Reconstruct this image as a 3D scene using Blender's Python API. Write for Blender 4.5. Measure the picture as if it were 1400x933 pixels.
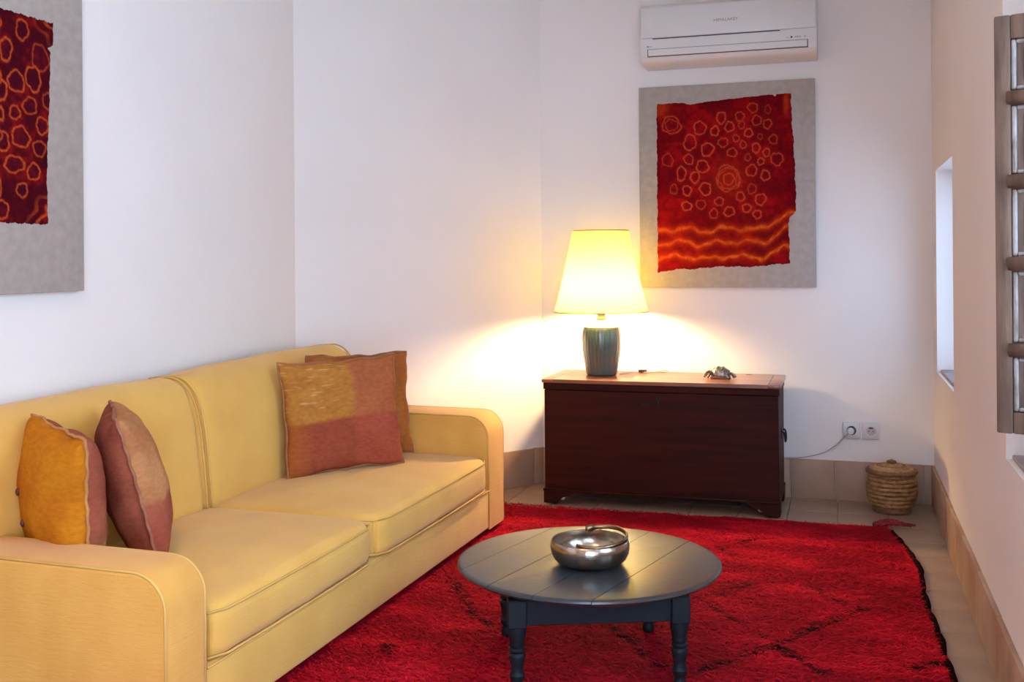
import bpy, bmesh, math, random
import numpy as np
from mathutils import Vector, Matrix, noise
PI = math.pi
for o in list(bpy.data.objects): bpy.data.objects.remove(o)
S = bpy.context.scene
COL = S.collection
random.seed(4); rng = np.random.default_rng(7)

# ------------------------------------------------------------------ camera, sky, exposure
H = 1.2
YAW = math.atan2(450, 1450); ROLL = math.radians(0.45)
cam_d = bpy.data.cameras.new('camera'); cam = bpy.data.objects.new('camera', cam_d); COL.objects.link(cam)
fw = Vector((-math.sin(YAW), math.cos(YAW), 0)); rt0 = Vector((math.cos(YAW), math.sin(YAW), 0)); up0 = Vector((0, 0, 1))
rt = rt0*math.cos(ROLL) - up0*math.sin(ROLL); up = up0*math.cos(ROLL) + rt0*math.sin(ROLL)
cam.matrix_world = Matrix(((rt.x, up.x, -fw.x, 0), (rt.y, up.y, -fw.y, 0), (rt.z, up.z, -fw.z, H), (0, 0, 0, 1)))
cam_d.sensor_width = 36; cam_d.sensor_fit = 'HORIZONTAL'; cam_d.lens = 1450/1400*36
cam_d.shift_y = -(466.5-353.6)/1400; cam_d.clip_start = 0.02
S.camera = cam
S.view_settings.view_transform = 'Standard'; S.view_settings.look = 'None'
S.view_settings.gamma = 1; S.view_settings.use_curve_mapping = False
S.view_settings.exposure = 0.0
W = bpy.data.worlds.new('sky'); S.world = W; W.use_nodes = True
bgn = W.node_tree.nodes['Background']
bgn.inputs[0].default_value = (0.49, 0.69, 1.0, 1); bgn.inputs[1].default_value = 13.6

def area(name, loc, rot, sx, sy, power=1.0, col=(1, 1, 1), portal=False):
    d = bpy.data.lights.new(name, 'AREA'); d.shape = 'RECTANGLE'; d.size = sx; d.size_y = sy
    d.energy = power; d.color = col
    o = bpy.data.objects.new(name, d); o.location = loc; o.rotation_euler = rot; COL.objects.link(o)
    if portal: d.cycles.is_portal = True
    return o
# sky portals: big window, slit window, and a daylight opening added behind the camera
area('window_portal', (0.63, 2.37, 1.485), (0, PI/2, 0), 1.67, 1.50, portal=True)
area('niche_portal', (0.63, 4.88, 1.125), (0, PI/2, 0), 0.93, 0.76, portal=True)
area('added_opening_portal', (0.55, -1.15, 1.15), (PI/2, 0, PI), 1.70, 2.2, portal=True)
# warm fill light added near the ceiling behind the camera
area('added_warm_fill', (-1.1, 0.9, 2.82), (0, 0, 0), 0.35, 0.35, 24, (1.0, 0.52, 0.26))

# ------------------------------------------------------------------ materials
def nodes(name):
    m = bpy.data.materials.new(name); m.use_nodes = True
    nt = m.node_tree; b = nt.nodes['Principled BSDF']
    return m, nt, b
def mat(name, c1, c2=None, rough=0.6, scale=6.0, stretch=(1, 1, 1), bump=0.0, bscale=None, metal=0.0, coat=0.0, detail=4, attr=False, spec=None, weave=0.0, wscale=260.0, lo=0.35, hi=0.65, bstretch=None, sheen=0.0):
    m, nt, b = nodes(name); N = nt.nodes; L = nt.links
    b.inputs['Roughness'].default_value = rough; b.inputs['Metallic'].default_value = metal
    if coat: b.inputs['Coat Weight'].default_value = coat; b.inputs['Coat Roughness'].default_value = 0.12
    if spec is not None: b.inputs['Specular IOR Level'].default_value = spec
    if sheen: b.inputs['Sheen Weight'].default_value = sheen
    tc = N.new('ShaderNodeTexCoord'); mp = N.new('ShaderNodeMapping'); mp.inputs['Scale'].default_value = stretch
    L.new(tc.outputs['Object'], mp.inputs['Vector'])
    nz = N.new('ShaderNodeTexNoise'); nz.inputs['Scale'].default_value = scale; nz.inputs['Detail'].default_value = detail
    L.new(mp.outputs[0], nz.inputs['Vector'])
    rp = N.new('ShaderNodeMapRange'); rp.inputs[1].default_value = lo; rp.inputs[2].default_value = hi
    L.new(nz.outputs['Fac'], rp.inputs[0])
    mx = N.new('ShaderNodeMix'); mx.data_type = 'RGBA'
    L.new(rp.outputs[0], mx.inputs['Factor'])
    if attr:
        at = N.new('ShaderNodeAttribute'); at.attribute_name = 'Col'
        L.new(at.outputs['Color'], mx.inputs[6])
        mul = N.new('ShaderNodeMix'); mul.data_type = 'RGBA'; mul.blend_type = 'MULTIPLY'; mul.inputs[0].default_value = 1
        L.new(at.outputs['Color'], mul.inputs[6]); mul.inputs[7].default_value = (*c1, 1)
        L.new(mul.outputs[2], mx.inputs[7])
    else:
        mx.inputs[6].default_value = (*c1, 1); mx.inputs[7].default_value = (*(c2 or c1), 1)
    L.new(mx.outputs[2], b.inputs['Base Color'])
    if bump or weave:
        h = None
        bm_ = N.new('ShaderNodeBump'); bm_.inputs['Strength'].default_value = 1.0
        n2 = N.new('ShaderNodeTexNoise'); n2.inputs['Scale'].default_value = bscale or scale*4; n2.inputs['Detail'].default_value = 5
        mp2 = N.new('ShaderNodeMapping'); mp2.inputs['Scale'].default_value = bstretch or stretch
        L.new(tc.outputs['Object'], mp2.inputs['Vector']); L.new(mp2.outputs[0], n2.inputs['Vector'])
        bm_.inputs['Distance'].default_value = bump or weave
        L.new(n2.outputs['Fac'], bm_.inputs['Height'])
        if weave:
            h1 = N.new('ShaderNodeTexNoise'); h1.inputs['Scale'].default_value = wscale; h1.inputs['Detail'].default_value = 1
            L.new(tc.outputs['Object'], h1.inputs['Vector'])
            b2 = N.new('ShaderNodeBump'); b2.inputs['Distance'].default_value = weave; L.new(h1.outputs['Fac'], b2.inputs['Height'])
            L.new(bm_.outputs[0], b2.inputs['Normal']); L.new(b2.outputs[0], b.inputs['Normal'])
        else:
            L.new(bm_.outputs[0], b.inputs['Normal'])
    return m
M = {}
M['plaster'] = mat('plaster', (0.82, 0.745, 0.68), (0.79, 0.715, 0.65), 0.9, 1.6, bump=0.0035, bscale=5, spec=0.2)
M['ceiling'] = mat('ceiling_paint', (0.82, 0.80, 0.76), None, 0.9, 2, spec=0.2)
M['tile'] = mat('floor_tile', (0.37, 0.245, 0.165), (0.28, 0.18, 0.12), 0.45, 5, bump=0.0015, bscale=14, detail=7)
M['grout'] = mat('grout', (0.30, 0.21, 0.15), (0.36, 0.27, 0.20), 0.9, 20)
M['skirt'] = mat('skirting_tile', (0.35, 0.19, 0.11), (0.45, 0.285, 0.185), 0.5, 3.2, bump=0.001, bscale=18, detail=6)
M['skirt2'] = mat('skirting_tile_pale', (0.44, 0.285, 0.19), (0.36, 0.205, 0.12), 0.5, 3.8, bump=0.001, bscale=18, detail=6)
SOF = dict(rough=0.85, scale=5, stretch=(1, 1, 1), bump=0.0010, bscale=26, bstretch=(1, 0.12, 5), weave=0.0007, wscale=420, spec=0.25, sheen=0.15)
M['sofa'] = mat('sofa_fabric', (0.75, 0.435, 0.092), (0.69, 0.375, 0.075), **SOF)
M['sofa_x'] = mat('sofa_fabric_arm', (0.74, 0.385, 0.078), (0.67, 0.33, 0.06), **{**SOF, 'bstretch': (0.12, 1, 5), 'bump': 0.0014})  # more orange than the seats: warm light on the arms put into colour
M['piping'] = mat('sofa_piping', (0.62, 0.35, 0.08), (0.70, 0.42, 0.11), 0.85, 8)
M['foot'] = mat('dark_foot', (0.03, 0.02, 0.015), None, 0.5)
M['rug'] = mat('rug_wool', (0.72, 0.6, 0.6), rough=0.95, scale=9, attr=True, stretch=(1, 3, 1), bump=0.006, bscale=70, bstretch=(0.4, 2.0, 1), spec=0.05, detail=6)
M['pile'] = mat('rug_pile', (0.7, 0.7, 0.7), rough=0.9, scale=60, attr=True, spec=0.08)
M['binding'] = mat('rug_binding', (0.006, 0.004, 0.004), (0.02, 0.006, 0.006), 0.95, 60, spec=0.0)
M['tassel'] = mat('tassel_wool', (0.30, 0.02, 0.025), (0.15, 0.01, 0.015), 0.95, 80)
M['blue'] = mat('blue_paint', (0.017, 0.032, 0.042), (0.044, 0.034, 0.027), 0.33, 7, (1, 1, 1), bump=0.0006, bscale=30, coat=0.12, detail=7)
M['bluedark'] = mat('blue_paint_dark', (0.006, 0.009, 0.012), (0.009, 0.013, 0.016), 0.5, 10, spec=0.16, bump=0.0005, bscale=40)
M['steel'] = mat('hammered_steel', (0.50, 0.43, 0.36), (0.34, 0.26, 0.19), 0.24, 9, bump=0.0012, bscale=55, metal=1.0)
M['bronze'] = mat('bronze', (0.36, 0.24, 0.13), (0.22, 0.13, 0.07), 0.28, 14, metal=1.0, bump=0.0004, bscale=60)
M['wood'] = mat('mahogany', (0.042, 0.0062, 0.0024), (0.024, 0.0036, 0.0016), 0.5, 5, (0.5, 3, 7), bump=0.0004, bscale=30, spec=0.10, detail=8)
M['woodtop'] = mat('mahogany_lit_top', (0.30, 0.110, 0.045), (0.20, 0.065, 0.028), 0.28, 5, (0.5, 7, 3), bump=0.0004, bscale=26, coat=0.3, detail=8)  # far paler than the body: warm reflected light put into the top's colour
M['iron'] = mat('dark_iron', (0.02, 0.02, 0.022), None, 0.45, metal=0.8)
M['brass'] = mat('dull_brass', (0.45, 0.38, 0.28), None, 0.35, metal=0.9)
M['caster'] = mat('ceramic_caster', (0.55, 0.42, 0.36), None, 0.3)
M['linen'] = mat('linen_canvas', (0.42, 0.355, 0.31), (0.37, 0.31, 0.265), 0.95, 30, (1, 1, 1), weave=0.0008, wscale=600, spec=0.1)
M['dyed'] = mat('dyed_wool_cloth', (0.75, 0.7, 0.7), rough=0.95, scale=120, attr=True, bump=0.0008, bscale=260, spec=0.05)
M['glaze'] = mat('ribbed_glaze', (0.030, 0.072, 0.085), (0.065, 0.072, 0.05), 0.22, 16, (3, 3, 0.25), bump=0.0008, bscale=24, coat=0.3, detail=6)
M['glazelit'] = mat('lit_shoulder', (0.42, 0.36, 0.24), None, 0.5)  # pale shoulder colour has the bulb's light put into it
M['acw'] = mat('ac_plastic', (0.66, 0.62, 0.58), None, 0.4)
M['acdark'] = mat('ac_slot', (0.10, 0.06, 0.055), None, 0.6)
M['acgrey'] = mat('ac_print', (0.26, 0.21, 0.19), None, 0.6)
M['socket'] = mat('socket_plastic', (0.66, 0.62, 0.59), None, 0.35)
M['sockdark'] = mat('socket_hole', (0.10, 0.08, 0.08), None, 0.6)
M['cord'] = mat('cord_plastic', (0.50, 0.42, 0.38), None, 0.4)
M['old'] = mat('weathered_wood', (0.17, 0.098, 0.062), (0.085, 0.048, 0.03), 0.7, 7, (6, 6, 0.8), bump=0.002, bscale=16, detail=8)
M['old2'] = mat('weathered_panel', (0.20, 0.13, 0.10), (0.10, 0.062, 0.045), 0.75, 6, (5, 5, 1), bump=0.002, bscale=16, detail=8)
M['worn'] = mat('worn_moulding', (0.34, 0.30, 0.28), (0.14, 0.10, 0.075), 0.7, 14, (3, 3, 1.2), bump=0.0015, bscale=30, detail=8)
M['strawA'] = mat('straw', (0.42, 0.22, 0.075), (0.20, 0.085, 0.03), 0.7, 40, (1, 1, 1), bump=0.002, bscale=120)
M['strawB'] = mat('dark_straw', (0.14, 0.055, 0.025), (0.26, 0.12, 0.05), 0.7, 36, bump=0.002, bscale=120)
M['strawC'] = mat('pale_straw', (0.50, 0.31, 0.14), (0.30, 0.15, 0.06), 0.7, 30, bump=0.002, bscale=120)
M['frame'] = mat('window_frame_wood', (0.20, 0.13, 0.09), (0.13, 0.08, 0.05), 0.6, 8, (4, 4, 1), bump=0.001)
M['stone'] = mat('sill_stone', (0.34, 0.26, 0.26), (0.28, 0.21, 0.21), 0.5, 12)
M['pillow'] = mat('kilim_cloth', (0.82, 0.80, 0.80), rough=0.95, scale=50, attr=True, stretch=(1, 1, 2), bump=0.0012, bscale=60, bstretch=(1, 1, 4), weave=0.0006, wscale=380, spec=0.06)
M['seam'] = mat('seam_rust', (0.26, 0.085, 0.045), (0.36, 0.14, 0.07), 0.95, 30)
M['seamO'] = mat('seam_orange', (0.52, 0.24, 0.05), (0.40, 0.16, 0.05), 0.95, 30)
M['seamR'] = mat('seam_tan', (0.36, 0.15, 0.05), (0.30, 0.11, 0.045), 0.95, 30)
M['button'] = mat('dark_button', (0.10, 0.02, 0.02), None, 0.4)
M['silver'] = mat('silver_bead', (0.38, 0.35, 0.32), (0.16, 0.13, 0.11), 0.35, 90, metal=0.9)
M['darkbead'] = mat('brown_bead', (0.09, 0.045, 0.025), (0.2, 0.10, 0.05), 0.4, 60)
M['black'] = mat('black_plastic', (0.015, 0.013, 0.012), None, 0.35)
# thin window glass
m, nt, b = nodes('window_glass'); nt.nodes.remove(b)
tr = nt.nodes.new('ShaderNodeBsdfTransparent'); tr.inputs[0].default_value = (0.96, 0.98, 0.97, 1)
gl = nt.nodes.new('ShaderNodeBsdfGlossy'); gl.inputs['Roughness'].default_value = 0.02
fr = nt.nodes.new('ShaderNodeMixShader'); fr.inputs[0].default_value = 0.06
nt.links.new(tr.outputs[0], fr.inputs[1]); nt.links.new(gl.outputs[0], fr.inputs[2])
nt.links.new(fr.outputs[0], nt.nodes['Material Output'].inputs[0]); M['glass'] = m
m2 = m.copy(); m2.name = 'dimmed_glass'; m2.node_tree.nodes['Transparent BSDF'].inputs[0].default_value = (0.60, 0.62, 0.64, 1); M['dimmed'] = m2  # grey tint added to the pane to dim the slit window's daylight
# lamp shade: thin yellow cloth that lets light through
m, nt, b = nodes('shade_cloth'); nt.nodes.remove(b)
df = nt.nodes.new('ShaderNodeBsdfDiffuse'); df.inputs[0].default_value = (0.86, 0.80, 0.30, 1)
tl = nt.nodes.new('ShaderNodeBsdfTranslucent'); tl.inputs[0].default_value = (0.95, 0.86, 0.07, 1)
ms = nt.nodes.new('ShaderNodeMixShader'); ms.inputs[0].default_value = 0.55
nt.links.new(df.outputs[0], ms.inputs[1]); nt.links.new(tl.outputs[0], ms.inputs[2])
nt.links.new(ms.outputs[0], nt.nodes['Material Output'].inputs[0]); M['shade'] = m
M['trim'] = mat('shade_trim', (0.42, 0.24, 0.07), None, 0.8)
m, nt, b = nodes('lamp_bulb'); b.inputs['Emission Color'].default_value = (1.0, 0.70, 0.36, 1)
b.inputs['Emission Strength'].default_value = 1500.0; M['bulb'] = m

# ------------------------------------------------------------------ helpers
def link(name, me, m=None, parent=None, smooth=False, loc=None):
    o = bpy.data.objects.new(name, me); COL.objects.link(o)
    if m is not None:
        for k in (m if isinstance(m, (list, tuple)) else [m]): me.materials.append(k)
    if smooth: me.polygons.foreach_set('use_smooth', [True]*len(me.polygons))
    if parent: o.parent = parent
    if loc: o.location = loc
    return o
def from_bm(name, bm, m=None, parent=None, smooth=False, angle=None, loc=None):
    me = bpy.data.meshes.new(name); bm.normal_update(); bm.to_mesh(me); bm.free()
    o = link(name, me, m, parent, smooth, loc)
    if angle is not None:
        me.polygons.foreach_set('use_smooth', [True]*len(me.polygons))
        me.set_sharp_from_angle(angle=math.radians(angle))
    return o
def pyd(name, V, F, m=None, parent=None, smooth=False, loc=None):
    me = bpy.data.meshes.new(name); me.from_pydata([tuple(v) for v in V], [], [tuple(f) for f in F]); me.update()
    return link(name, me, m, parent, smooth, loc)
def tag(o, label=None, cat=None, group=None, kind=None):
    if label: o['label'] = label
    if cat: o['category'] = cat
    if group: o['group'] = group
    if kind: o['kind'] = kind
    return o
def empty(name, loc, label, cat, rz=0, group=None):
    o = bpy.data.objects.new(name, None); COL.objects.link(o); o.location = loc; o.rotation_euler = (0, 0, rz)
    o.empty_display_size = 0.1
    return tag(o, label, cat, group)
def box_bm(x0, x1, y0, y1, z0, z1, bev=0.0, seg=2, bm=None):
    own = bm is None
    if own: bm = bmesh.new()
    vs = [bm.verts.new((x, y, z)) for x in (x0, x1) for y in (y0, y1) for z in (z0, z1)]
    fs = [(0, 1, 3, 2), (4, 6, 7, 5), (0, 4, 5, 1), (2, 3, 7, 6), (0, 2, 6, 4), (1, 5, 7, 3)]
    fc = [bm.faces.new([vs[i] for i in f]) for f in fs]
    if bev:
        es = list({e for f in fc for e in f.edges})
        bmesh.ops.bevel(bm, geom=es, offset=bev, segments=seg, affect='EDGES', profile=0.5)
    return bm
def box(name, x0, x1, y0, y1, z0, z1, m, parent=None, bev=0.0, seg=2):
    return from_bm(name, box_bm(x0, x1, y0, y1, z0, z1, bev, seg), m, parent, angle=40 if bev else None)
def lathe(name, prof, m, parent=None, seg=40, loc=None, rib=None, smooth=True):
    V = []; F = []; n = len(prof)
    for i in range(seg):
        a = 2*PI*i/seg
        for (r, z) in prof:
            rr = r if not rib else r + rib(a, z)
            V.append((rr*math.cos(a), rr*math.sin(a), z))
    for i in range(seg):
        j = (i+1) % seg
        for k in range(n-1): F.append((i*n+k, j*n+k, j*n+k+1, i*n+k+1))
    if prof[0][0] > 1e-6: F.append([i*n for i in range(seg)][::-1])
    if prof[-1][0] > 1e-6: F.append([i*n+n-1 for i in range(seg)])
    bm = bmesh.new(); me = bpy.data.meshes.new(name); me.from_pydata(V, [], F); bm.from_mesh(me); bpy.data.meshes.remove(me)
    bmesh.ops.remove_doubles(bm, verts=bm.verts, dist=1e-6)
    bmesh.ops.recalc_face_normals(bm, faces=bm.faces)
    return from_bm(name, bm, m, parent, angle=50 if smooth else None, loc=loc)
def tube_data(pts, r, seg=8, closed=False):
    pts = [Vector(p) for p in pts]; n = len(pts); V = []; F = []; prev = None
    for i, p in enumerate(pts):
        a = pts[(i-1) % n] if (closed or i > 0) else p; c = pts[(i+1) % n] if (closed or i < n-1) else p
        t = (c-a); t = t.normalized() if t.length > 1e-9 else Vector((0, 0, 1))
        if prev is None:
            u = t.cross(Vector((0, 0, 1)));
            if u.length < 1e-3: u = t.cross(Vector((0, 1, 0)))
        else: u = prev - t*prev.dot(t)
        u.normalize(); prev = u; w = t.cross(u)
        rr = r[i] if hasattr(r, '__len__') else r
        for k in range(seg):
            an = 2*PI*k/seg; V.append(p + u*rr*math.cos(an) + w*rr*math.sin(an))
    m = n if closed else n-1
    for i in range(m):
        j = (i+1) % n
        for k in range(seg):
            l = (k+1) % seg; F.append((i*seg+k, i*seg+l, j*seg+l, j*seg+k))
    if not closed:
        F.append(list(range(seg))[::-1]); F.append([(n-1)*seg+k for k in range(seg)])
    return V, F
def tube(name, pts, r, m, parent=None, seg=8, closed=False):
    V, F = tube_data(pts, r, seg, closed); return pyd(name, V, F, m, parent, True)
def smoothpath(pts, n=10):
    P = [Vector(p) for p in pts]; out = []
    P = [P[0]*2-P[1]] + P + [P[-1]*2-P[-2]]
    for i in range(1, len(P)-2):
        for k in range(n):
            t = k/n; a, b_, c, d = P[i-1:i+3]
            out.append(0.5*((2*b_) + (-a+c)*t + (2*a-5*b_+4*c-d)*t*t + (-a+3*b_-3*c+d)*t**3))
    out.append(P[-2]); return out
def colattr(me, cols):
    at = me.color_attributes.new('Col', 'FLOAT_COLOR', 'POINT')
    a = np.ones((len(cols), 4), np.float32); a[:, :3] = cols; at.data.foreach_set('color', a.ravel())
def srgb(r, g, b_):
    return tuple(((c/255)/12.92 if c/255 <= 0.04045 else ((c/255+0.055)/1.055)**2.4) for c in (r, g, b_))
# soft upholstered block: rounded box whose faces swell
def rbox(hx, hy, hz, r, crown=(0, 0, 0), n=22, bottom=False, wob=0.0, seed=0):
    def ax(h):
        e = r; a = list(np.linspace(-h, -h+e, 6)); mid = list(np.linspace(-h+e, h-e, n))[1:-1]
        return a + mid + list(np.linspace(h-e, h, 6))
    X, Y, Z = ax(hx), ax(hy), ax(hz); idx = {}; V = []; F = []
    def vid(x, y, z):
        k = (round(x, 6), round(y, 6), round(z, 6))
        if k in idx: return idx[k]
        c = Vector((max(-hx+r, min(hx-r, x)), max(-hy+r, min(hy-r, y)), max(-hz+r, min(hz-r, z))))
        d = Vector((x, y, z)) - c
        p = c + d.normalized()*r if d.length > 1e-9 else Vector((x, y, z))
        fx, fy, fz = 1-(p.x/hx)**2, 1-(p.y/hy)**2, 1-(p.z/hz)**2
        fx, fy, fz = max(fx, 0)**.6, max(fy, 0)**.6, max(fz, 0)**.6
        q = Vector((p.x + (p.x/hx)**3*crown[0]*fy*fz, p.y + (p.y/hy)**3*crown[1]*fx*fz, p.z + (p.z/hz)**3*crown[2]*fx*fy*(1 if (p.z > 0 or bottom) else 0)))
        if wob: q += noise.noise_vector(q*6+Vector((seed*9, 3, 1)))*wob
        idx[k] = len(V); V.append(q); return idx[k]
    for (A, B, f) in ((X, Y, lambda a, b_, s: (a, b_, s*hz)), (X, Z, lambda a, b_, s: (a, s*hy, b_)), (Y, Z, lambda a, b_, s: (s*hx, a, b_))):
        for s in (-1, 1):
            for i in range(len(A)-1):
                for j in range(len(B)-1):
                    F.append([vid(*f(A[i], B[j], s)), vid(*f(A[i+1], B[j], s)), vid(*f(A[i+1], B[j+1], s)), vid(*f(A[i], B[j+1], s))])
    bm = bmesh.new(); vs = [bm.verts.new(v) for v in V]
    for f in F:
        try: bm.faces.new([vs[i] for i in f])
        except ValueError: pass
    bmesh.ops.recalc_face_normals(bm, faces=bm.faces)
    return bm

# ------------------------------------------------------------------ room shell
XR, YB, XL, YF, ZC = 0.42, 5.46, -2.40, -1.0, 2.9
CRN = (-1.53, YB); DG = (-2.40, 4.365)      # chamfer wall between back and left wall
st = lambda o: tag(o, kind='structure')
st(box('floor', XL-0.3, 1.8, YF-0.1, YB+0.3, -0.12, -0.012, M['grout']))
st(box('ceiling', XL-0.3, 1.8, YF-0.1, YB+0.3, ZC, ZC+0.1, M['ceiling']))
st(box('wall_back', CRN[0]-0.9, XR+0.22, YB, YB+0.2, -0.05, ZC, M['plaster']))
st(box('wall_left', XL-0.2, XL, YF, DG[1], -0.05, ZC, M['plaster']))
bm = bmesh.new()
q = [(CRN[0], CRN[1]), (DG[0], DG[1]), (DG[0]-0.2, DG[1]), (DG[0]-0.2, YB+0.15), (CRN[0], YB+0.15)]
lo = [bm.verts.new((x, y, -0.05)) for x, y in q]; hi = [bm.verts.new((x, y, ZC)) for x, y in q]
bm.faces.new(lo); bm.faces.new(hi[::-1])
for i in range(5): bm.faces.new((lo[i], hi[i], hi[(i+1) % 5], lo[(i+1) % 5]))
bmesh.ops.recalc_face_normals(bm, faces=bm.faces)
st(from_bm('wall_chamfer', bm, M['plaster']))
# right wall 0.45 thick with the window recess and the slit niche
WY0, WY1, WZ0, WZ1 = 1.62, 3.12, 0.65, 2.32
NY0, NY1, NZ0, NZ1 = 4.50, 5.26, 0.66, 1.59
bm = bmesh.new(); X1 = XR+0.22
for (a, b_, c, d) in ((1.0, WY0, -0.05, ZC), (WY0, WY1, -0.05, WZ0), (WY0, WY1, WZ1, ZC), (WY1, NY0, -0.05, ZC), (NY0, NY1, -0.05, NZ0), (NY0, NY1, NZ1, ZC), (NY1, YB, -0.05, ZC)):
    box_bm(XR, X1, a, b_, c, d, bm=bm)
bmesh.ops.remove_doubles(bm, verts=bm.verts, dist=1e-5)
st(from_bm('wall_right', bm, M['plaster']))
bm = bmesh.new()
for (a, b_, c, d) in ((XL-0.2, -0.30, -0.05, ZC), (1.40, 1.7, -0.05, ZC), (-0.30, 1.40, 2.25, ZC)): box_bm(a, b_, YF-0.1, YF, c, d, bm=bm)  # gap in the unseen front wall added to let frontal daylight in
st(from_bm('wall_front', bm, M['plaster']))
bm = bmesh.new(); box_bm(1.6, 1.7, YF, 1.1, -0.05, ZC, bm=bm); box_bm(X1, 1.6, 1.0, 1.1, -0.05, ZC, bm=bm)  # unseen alcove added so daylight reaches the back wall from the right
st(from_bm('wall_added_alcove', bm, M['plaster']))

def window(name, y0, y1, z0, z1, mull, glass='glass'):
    xf = XR+0.17
    w = bpy.data.objects.new(name, None); COL.objects.link(w); st(w); w.location = (xf, (y0+y1)/2, z0)
    t = 0.045; hy = (y1-y0)/2; hh = z1-z0
    bm = bmesh.new()
    box_bm(-.03, .03, -hy, -hy+t, 0, hh, bm=bm); box_bm(-.03, .03, hy-(.30 if mull else t), hy, 0, hh, bm=bm)  # big window's far jamb made extra wide to block daylight beside the recess
    yy = hy-(.30 if mull else t); box_bm(-.03, .03, -hy+t, yy, 0, t, bm=bm); box_bm(-.03, .03, -hy+t, yy, hh-t, hh, bm=bm)
    from_bm('window_frame', bm, M['frame'], w)
    if mull:
        from_bm('mullion', box_bm(-.03, .03, -t/2, t/2, t, hh-t), M['frame'], w)
        from_bm('pane', box_bm(-.003, .003, -hy+t, -t/2, t, hh-t), M['glass'], w)
        from_bm('pane', box_bm(-.003, .003, t/2, hy-.30, t, hh-t), M['glass'], w)
    else: from_bm('pane', box_bm(-.003, .003, -hy+t, hy-t, t, hh-t), M[glass], w)
    from_bm('window_sill', box_bm(-0.155, -0.03, -hy+.002, hy-.002, 0.0, 0.012, 0.003), M['stone'], w)
    return w
window('window_1', WY0, WY1, WZ0, WZ1, True)
window('window_2', NY0, NY1, NZ0, NZ1, False, 'dimmed')

# floor tiles 0.222 m, each a piece of the floor
FL = bpy.data.objects['floor']
TS = 0.222; tmesh = []
for v in range(6):
    bm = box_bm(0.0015, TS-0.0015, 0.0015, TS-0.0015, -0.02, 0, 0.002, 1)
    for vv in bm.verts:
        if vv.co.z > -0.001: vv.co.z += random.uniform(-.0006, .0006)
    me = bpy.data.meshes.new('tile'); bm.to_mesh(me); bm.free(); me.materials.append(M['tile']); tmesh.append(me)
ntile = 0
for j in range(-10, 9):
    y = 4.29-0.222*0 + TS*(j-3)
    for i in range(14):
        x = XR - TS*(i+1)
        if y+TS > YB+0.02 or x < XL-0.1: continue
        if y < 1.2 and x < -0.5: continue
        if y < 0.2: continue
        # chamfer corner
        if (x+TS/2 - CRN[0])*(DG[1]-CRN[1]) - (y+TS/2-CRN[1])*(DG[0]-CRN[0]) < 0: pass
        o = bpy.data.objects.new('tile', tmesh[(i*7+j*3) % 6]); o.location = (x, y, 0); o.parent = FL; COL.objects.link(o); ntile += 1
# last strip at the back wall
bm = box_bm(0.0015, TS-0.0015, 0.0015, YB-(4.29+TS*5)-0.001, -0.02, 0, 0.002, 1); me = bpy.data.meshes.new('tile'); bm.to_mesh(me); bm.free(); me.materials.append(M['tile'])
for i in range(9):
    o = bpy.data.objects.new('tile', me); o.location = (XR-TS*(i+1), 4.29+TS*5, 0); o.parent = FL; COL.objects.link(o)

# skirting tiles
def skirting(name, p0, p1, n_in, wid, h, off=0.0):
    p0 = Vector(p0).to_3d(); p1 = Vector(p1).to_3d(); d = (p1-p0); L = d.length; d.normalize()
    e = bpy.data.objects.new(name, None); COL.objects.link(e); st(e)
    e.location = p0; e.rotation_euler = (0, 0, math.atan2(d.y, d.x))
    s = 1 if Vector((-d.y, d.x, 0)).dot(Vector(n_in).to_3d()) > 0 else -1
    x = -off; k = 0
    while x < L-0.005:
        a, b_ = max(x, 0), min(x+wid, L)
        if b_-a > 0.01:
            y0, y1 = sorted((0.0, s*(0.014+random.uniform(0, .002))))
            from_bm('tile', box_bm(a+.001, b_-.001, y0, y1, 0.0, h+random.uniform(-.0015, .0015), 0.0025, 2), M['skirt'] if random.random() < .55 else M['skirt2'], e, angle=40)
        x += wid; k += 1
    return e
skirting('baseboard_back', (CRN[0], YB), (XR, YB), (0, -1), 0.207, 0.192, off=(CRN[0]+1.45+.002) % 0.207 + 0.04)
skirting('baseboard_right', (XR, YB-0.016), (XR, 0.3), (-1, 0), 0.222, 0.192)
skirting('baseboard_chamfer', (DG[0], DG[1]), (CRN[0], CRN[1]), (1, -1), 0.222, 0.192)
skirting('baseboard_left', (XL, 1.2), (XL, DG[1]), (1, 0), 0.222, 0.192)

# ------------------------------------------------------------------ sofa
# local frame: x = along the length (0 near .. 2.4 far), y = depth (0 front .. towards the wall), z up
SOFA = empty('sofa', (-1.506, 2.105, 0.012), 'long yellow two-seat sofa with rounded box arms and rust piping along the left wall', 'sofa')
th = math.radians(1.3)
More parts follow.
